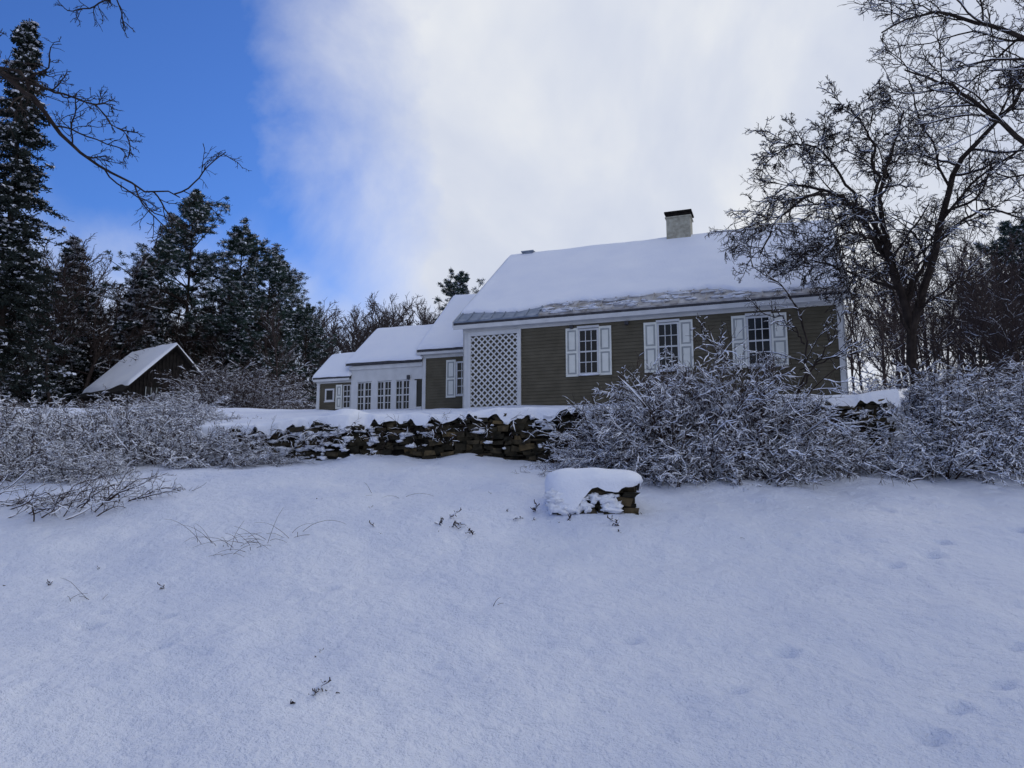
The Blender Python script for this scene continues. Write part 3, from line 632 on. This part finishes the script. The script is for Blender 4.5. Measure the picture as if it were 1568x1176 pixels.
for i in range(30):
    a=-.62+.9*RNG.random()**1.3;blob(Pc,(a,-.46,-.04+.28*RNG.random()),(.04+.10*RNG.random(),.07,.03+.05*RNG.random()),500+i,16,9,0,1.1)
Pc.obj('snow_cap',[M_snow],pile,True)

# ------------------------------------------------------------ small plants poking out of the snow
WD=shrub_mesh('weed',.24,.24,18,6,4,0,rs=.006,snow=.45,addr=.005,droop=-.18,rm=.0045)
WD2=shrub_mesh('weed2',.34,.22,18,5,3,0,rs=.006,snow=.2,addr=.003,droop=-.2,rm=.004)
for x,y,me,s in[(-.80,10.4,WD2,1.8),(-.90,10.5,WD,1.6),(-.50,10.1,WD2,1.7),(-.64,10.2,WD,1.2),(-1.75,10.0,WD,1.4),(1.5,10.1,WD,1.8),(1.40,10.15,WD,1.5),(1.45,10.0,WD2,1.0),(-1.45,5.6,WD,1.3),(-1.36,5.62,WD2,.8),(-1.40,5.52,WD,.9),(-5.1,8.2,WD2,1.5),(-4.95,8.25,WD,.9),(-3.6,8.0,WD,1.0),(.43,10.7,WD,2.2),(.36,10.9,WD,1.9),(1.98,10.7,WD2,.9),(-2.1,10.9,WD,.8),(-.3,6.2,WD,.3),(-1.6,6.3,WD,.5),(-4.75,8.8,WD,.6),(-3.0,11.5,WD2,.8),(-.3,11.7,WD,.6),(2.9,12.9,WD,1.8),(3.7,12.8,WD,2.0),(4.3,12.8,WD2,2.0),(5.2,13.1,WD,1.9),(2.0,12.9,WD,1.5),(3.3,13.1,WD,2.2),(4.8,13.2,WD2,2.2),(6.0,13.6,WD2,2.)]:
    place('dry_weed',me,None,(x,y,float(H(x,y))-.02),RNG.random()*6.28,(s,s,s))
def grass(name,x,y,n,L,sp):
    mb=MB();st=np.stack([x+RNG.normal(size=n)*sp,y+RNG.normal(size=n)*sp*.5,np.zeros(n)],-1);st[:,2]=H(st[:,0],st[:,1])-.03
    d=np.stack([RNG.normal(size=n)*.9,RNG.normal(size=n)*.5,np.full(n,.8)],-1)
    p,r=grow(st,d,L*(.4+.7*RNG.random(n)),np.full(n,.0032),np.full(n,.0013),8,.06,-.16);tubes(mb,p,r,3);mb.obj(name,[M_shrub,M_snow])
grass('dry_grass',-3.4,9.3,34,.55,.28);grass('dry_grass',-2.9,9.5,9,.65,.25);grass('dry_grass',-4.3,7.6,5,.35,.12);grass('dry_grass',-1.9,11.8,4,.5,.2);grass('dry_grass',-.2,7.4,2,.2,.05);grass('dry_grass',2.9,9.6,2,.2,.1)
mb=MB();n=40;x=-8.2+2.6*RNG.random(n);st=np.stack([x,11.0+RNG.normal(size=n)*.35,np.zeros(n)],-1);st[:,2]=H(st[:,0],st[:,1])-.02
d=np.stack([.9+RNG.normal(size=n)*.4,RNG.normal(size=n)*.4,.35+.35*RNG.random(n)],-1)
p,r=grow(st,d,.5+.7*RNG.random(n),np.full(n,.010),np.full(n,.004),9,.15,-.06);tubes(mb,p,r,4);snowtubes(mb,p,r,.007,1,.6)
p,r=sub(p,r,7,.15,1,.75,.4,6,.2,.0,.004,.6);tubes(mb,p,r,3);snowtubes(mb,p,r,.005,1,.5)
p,r=sub(p,r,4,.15,1,.75,.5,4,.2,.0,.003,.6);tubes(mb,p,r,3);mb.obj('fallen_branches',[M_shrub,M_snow])

# ------------------------------------------------------------ sky, sun, camera
EL,AZ=math.radians(28),math.radians(22)
w=bpy.data.worlds.new('World');sc.world=w;w.use_nodes=True;nt=w.node_tree
bg=nt.nodes['Background'];bg.inputs[1].default_value=.1
sky=N(nt,'ShaderNodeTexSky');sky.sky_type='NISHITA';sky.sun_disc=False;sky.sun_elevation=EL;sky.sun_rotation=AZ;sky.ozone_density=3;sky.dust_density=.3
tc=N(nt,'ShaderNodeTexCoord');sx=N(nt,'ShaderNodeSeparateXYZ');nt.links.new(tc.outputs['Generated'],sx.inputs[0])
n1=N(nt,'ShaderNodeTexNoise',Scale=3.6,Detail=7,Roughness=.57,Distortion=.3);nt.links.new(tc.outputs['Generated'],n1.inputs['Vector'])
n2=N(nt,'ShaderNodeTexNoise',Scale=2.3,Detail=6,Roughness=.52,Distortion=.3);nt.links.new(tc.outputs['Generated'],n2.inputs['Vector'])
tint=N(nt,'ShaderNodeMixRGB',blend_type='MULTIPLY');tint.inputs[0].default_value=1;nt.links.new(sky.outputs[0],tint.inputs[1]);tint.inputs[2].default_value=(.46,.74,1.30,1)
ma=N(nt,'ShaderNodeMath',operation='MULTIPLY_ADD');nt.links.new(n1.outputs['Fac'],ma.inputs[0]);ma.inputs[1].default_value=.46;nt.links.new(sx.outputs['X'],ma.inputs[2])
mr=N(nt,'ShaderNodeMapRange');nt.links.new(ma.outputs[0],mr.inputs[0]);mr.inputs[1].default_value=-.10;mr.inputs[2].default_value=.15
pw=N(nt,'ShaderNodeMath',operation='POWER');nt.links.new(mr.outputs[0],pw.inputs[0]);pw.inputs[1].default_value=1.0
hz=N(nt,'ShaderNodeMapRange');hz.interpolation_type='SMOOTHSTEP'
mz=N(nt,'ShaderNodeMath',operation='MULTIPLY_ADD');nt.links.new(n1.outputs['Fac'],mz.inputs[0]);mz.inputs[1].default_value=-.40;nt.links.new(sx.outputs['Z'],mz.inputs[2])
nt.links.new(mz.outputs[0],hz.inputs[0]);hz.inputs[1].default_value=.17;hz.inputs[2].default_value=-.06;hz.inputs[3].default_value=0;hz.inputs[4].default_value=.9
mx=N(nt,'ShaderNodeMath',operation='MAXIMUM');nt.links.new(pw.outputs[0],mx.inputs[0]);nt.links.new(hz.outputs[0],mx.inputs[1])
cc=ramp(nt,n2.outputs['Fac'],[(.36,(.54,.60,.76)),(.50,(.68,.725,.83)),(.66,(.90,.91,.91))])
sc10=N(nt,'ShaderNodeMixRGB',blend_type='MULTIPLY');sc10.inputs[0].default_value=1;nt.links.new(cc,sc10.inputs[1]);sc10.inputs[2].default_value=(10,10,10,1)
mm=N(nt,'ShaderNodeMixRGB');nt.links.new(mx.outputs[0],mm.inputs[0]);nt.links.new(tint.outputs[0],mm.inputs[1]);nt.links.new(sc10.outputs[0],mm.inputs[2])
nt.links.new(mm.outputs[0],bg.inputs[0])
sl=bpy.data.lights.new('sun','SUN');sl.energy=.9;sl.angle=math.radians(15);sl.color=(1,.95,.89)
so=bpy.data.objects.new('sun',sl);sc.collection.objects.link(so)
dv=Vector((math.sin(AZ)*math.cos(EL),math.cos(AZ)*math.cos(EL),math.sin(EL)))
so.rotation_euler=dv.to_track_quat('Z','Y').to_euler()
cam=bpy.data.cameras.new('camera');cam.sensor_width=36;cam.lens=26.17;cam.clip_end=3000
co=bpy.data.objects.new('camera',cam);sc.collection.objects.link(co);co.location=(0,0,0);co.rotation_euler=(math.radians(97.84),0,0)
sc.camera=co
